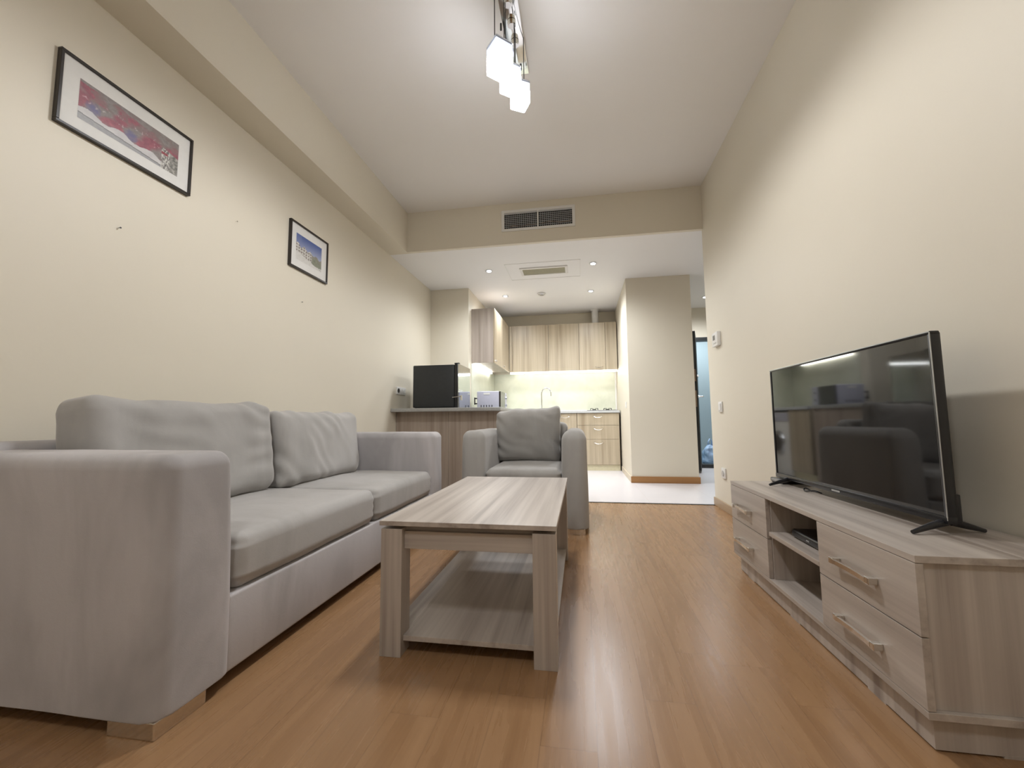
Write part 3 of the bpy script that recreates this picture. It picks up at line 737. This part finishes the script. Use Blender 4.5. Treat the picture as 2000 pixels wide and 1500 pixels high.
# ------------------------------------------------------------------ television cabinet
cx, cy0, cy1, cz = .7475, 1.115, 2.300, .432
tv = thing('television_cabinet', 'long low ash laminate television cabinet with four drawers against the right wall', 'cabinet', (.94, 1.70, 0))
part(tv, 'top_board', MB().box(cx, .972, cy0, cy1, cz-.0165, cz, .001).box(.9725, XR-.016, cy0, cy1, cz-.0165, cz, .001), 'woodY')
part(tv, 'bottom_board', MB().box(cx, XR-.016, cy0, cy1, .078, .094, .001), 'woodY')
part(tv, 'side_panel', MB().box(cx+.0175, XR-.016, cy0+.012, cy0+.028, .0945, cz-.017), 'woodZ')
part(tv, 'side_panel', MB().box(cx+.0175, XR-.016, cy1-.028, cy1-.012, .0945, cz-.017), 'woodZ')
part(tv, 'divider', MB().box(cx+.0175, XR-.02, 1.512, 1.528, .0945, cz-.017), 'woodZ')
part(tv, 'divider', MB().box(cx+.0175, XR-.02, 1.892, 1.908, .0945, cz-.017), 'woodZ')
part(tv, 'back_panel', MB().box(XR-.020, XR-.0165, cy0+.028, cy1-.028, .0945, cz-.017), 'woodY')
part(tv, 'shelf', MB().box(cx+.004, XR-.021, 1.5285, 1.8915, .268, .284, .0008), 'woodY')
pl = MB().box(cx+.022, cx+.038, cy0+.022, cy1-.022, .004, .0775).box(cx+.038, XR-.03, cy0+.022, cy0+.038, .004, .0775).box(cx+.038, XR-.03, cy1-.038, cy1-.022, .004, .0775)
for a in (1.29, 1.72, 2.12): pl.box(cx+.0215, cx+.0385, a, a+.07, 0, .006)
pl.box(.90, .97, cy0+.0215, cy0+.0385, 0, .006)
part(tv, 'plinth', pl, 'woodZ')
def bridge(y0, y1, z, r=.0):
    """flat bar drawer pull with two square ends, standing off the drawer face (x = cx)"""
    m = MB(); x = cx
    for a, b in ((y0, y0+.018), (y1-.018, y1)): m.box(x-.024, x, a, b, z-.009, z+.009, .002)
    pts = [(y0+.014, -.021), (y0+.035, -.019), ((y0+y1)/2, -.017), (y1-.035, -.019), (y1-.014, -.021)]
    for (a, da), (b, db) in zip(pts, pts[1:]):
        poly = [(x+da-.004, a), (x+db-.004, b), (x+db+.003, b), (x+da+.003, a)]
        m.prism(poly, z-.006, z+.006, 2)
    return m
for (a, b, h0, h1) in ((cy0+.001, 1.519, 1.245, 1.420), (1.901, cy1-.001, 2.045, 2.225)):
    for z0, z1, hz in ((.2535, cz-.018, .325), (.0955, .2505, .163)):
        d_ = part(tv, 'drawer', MB().box(cx, cx+.0165, a, b, z0, z1, .0008), 'woodY')
        part(tv, 'handle', bridge(h0, h1, hz), 'nickel', parent=d_)

# ------------------------------------------------------------------ television
ty = math.atan2(2.268-1.312, .962-.979)        # direction of the set's long axis
ctr = Vector(((.962+.979)/2, (1.312+2.268)/2, cz)); L2 = math.hypot(2.268-1.312, .962-.979)/2
tvs = thing('television', 'black flat screen television standing on the television cabinet', 'television', ctr, ty-math.pi/2)
# local frame: +y along the screen away from the camera, -x towards the room
z0, z1 = .027, .556
part(tvs, 'bezel', MB().box(-.012, .012, -L2, L2, z1-.010, z1, .003).box(-.014, .012, -L2, L2, z0, z0+.020, .003).box(-.012, .012, -L2, -L2+.012, z0+.018, z1-.009, .003).box(-.012, .012, L2-.012, L2, z0+.018, z1-.009, .003), 'black', True, local=True)
part(tvs, 'screen', MB().box(-.0085, .006, -L2+.011, L2-.011, z0+.019, z1-.009), 'blackg', local=True)
part(tvs, 'back_housing', MB().box(.006, .016, -L2+.002, L2-.002, z0+.002, z1-.003, .004).box(.014, .026, -L2+.003, L2-.003, z0+.002, z0+.080, .004).box(.020, .062, -L2+.16, L2-.16, z0+.02, z0+.30, .014), 'black', True, local=True)
part(tvs, 'maker_badge', MB().box(-.0155, -.0135, -.025, .025, z0+.007, z0+.013, .0004), 'alu', local=True)
part(tvs, 'edge_trim', MB().box(-.0135, -.0118, -L2+.0005, -L2+.0035, z0+.01, z1-.004).box(-.0135, -.0118, -L2+.003, L2-.003, z1-.004, z1-.001), 'alu', local=True)
for yy in (-L2+.022, L2-.110):
    m = MB()
    m.tube([(0.0, yy, z0+.004), (-.045, yy-.008, .020), (-.100, yy-.022, .006)], [.011, .009, .0055], 10)
    m.tube([(0.01, yy, z0+.004), (.050, yy+.004, .020), (.100, yy+.014, .006)], [.011, .009, .0055], 10)
    part(tvs, 'foot', m, 'black', True, local=True)
# things on the cabinet
t = thing('set_top_box', 'small black set top box behind the far television foot', 'box', (1.010, 2.245, cz), math.radians(6))
part(t, 'case', MB().box(-.075, .075, -.05, .05, .004, .0235, .005, 3), 'black', True, local=True)
part(t, 'front_panel', MB().box(-.0765, -.0745, -.04, .04, .008, .019, .0005), 'alu', local=True)
part(t, 'base', MB().box(-.07, .07, -.045, .045, 0, .005), 'black', local=True)
pts = []
for i in range(22):
    a = i/21*math.pi*1.75; pts.append((.950+.018*math.cos(a)+.02*i/21, 1.985+.035*math.sin(a)-.02*i/21, cz+.0035+.008*math.sin(i*.3)**2))
single('cable_loop', 'short loop of thin black cable under the television', 'cable', MB().tube(pts, .0028, 8), 'black', (.95, 1.95, cz), True)
t = thing('router', 'black router lying on the open shelf of the television cabinet', 'router', (.90, 1.70, .284))
part(t, 'case', MB().soft((.90, 1.70, .302), (.095, .125, .016), .012, (4, 6, 2), 4), 'black', 'all')
part(t, 'glint_chip', MB().box(.8025, .8055, 1.69, 1.71, .299, .304, .001), 'alu')  # small bright chip stands in for a glint of light on the case
part(t, 'foot', MB().box(.84, .96, 1.60, 1.80, .2845, .288), 'black')

# ------------------------------------------------------------------ bag beyond the door
def bagfn(p, u, n):
    h = max(0.0, (u.z+1)/2); k = 1.05-.45*h*h
    p.x *= k; p.y *= k
    return p+n*(.03*noise.noise(Vector((p.x*9, p.y*9, p.z*9)))+.012*noise.noise(Vector((p.x*26, p.y*26, p.z*26))))
t = thing('plastic_bag', 'pale blue plastic bag on the hall floor beyond the door', 'bag', (2.115, 7.35, .002))
part(t, 'bag_body', MB().soft((2.115, 7.35, .155), (.13, .12, .152), .07, (8, 8, 8), 5, bagfn), 'bag', 'all')
part(t, 'handle', MB().tube([(2.085, 7.33, .29), (2.07, 7.32, .36), (2.095, 7.32, .41), (2.13, 7.33, .38), (2.135, 7.34, .29)], [.02, .013, .010, .013, .02], 8), 'bag', 'all')
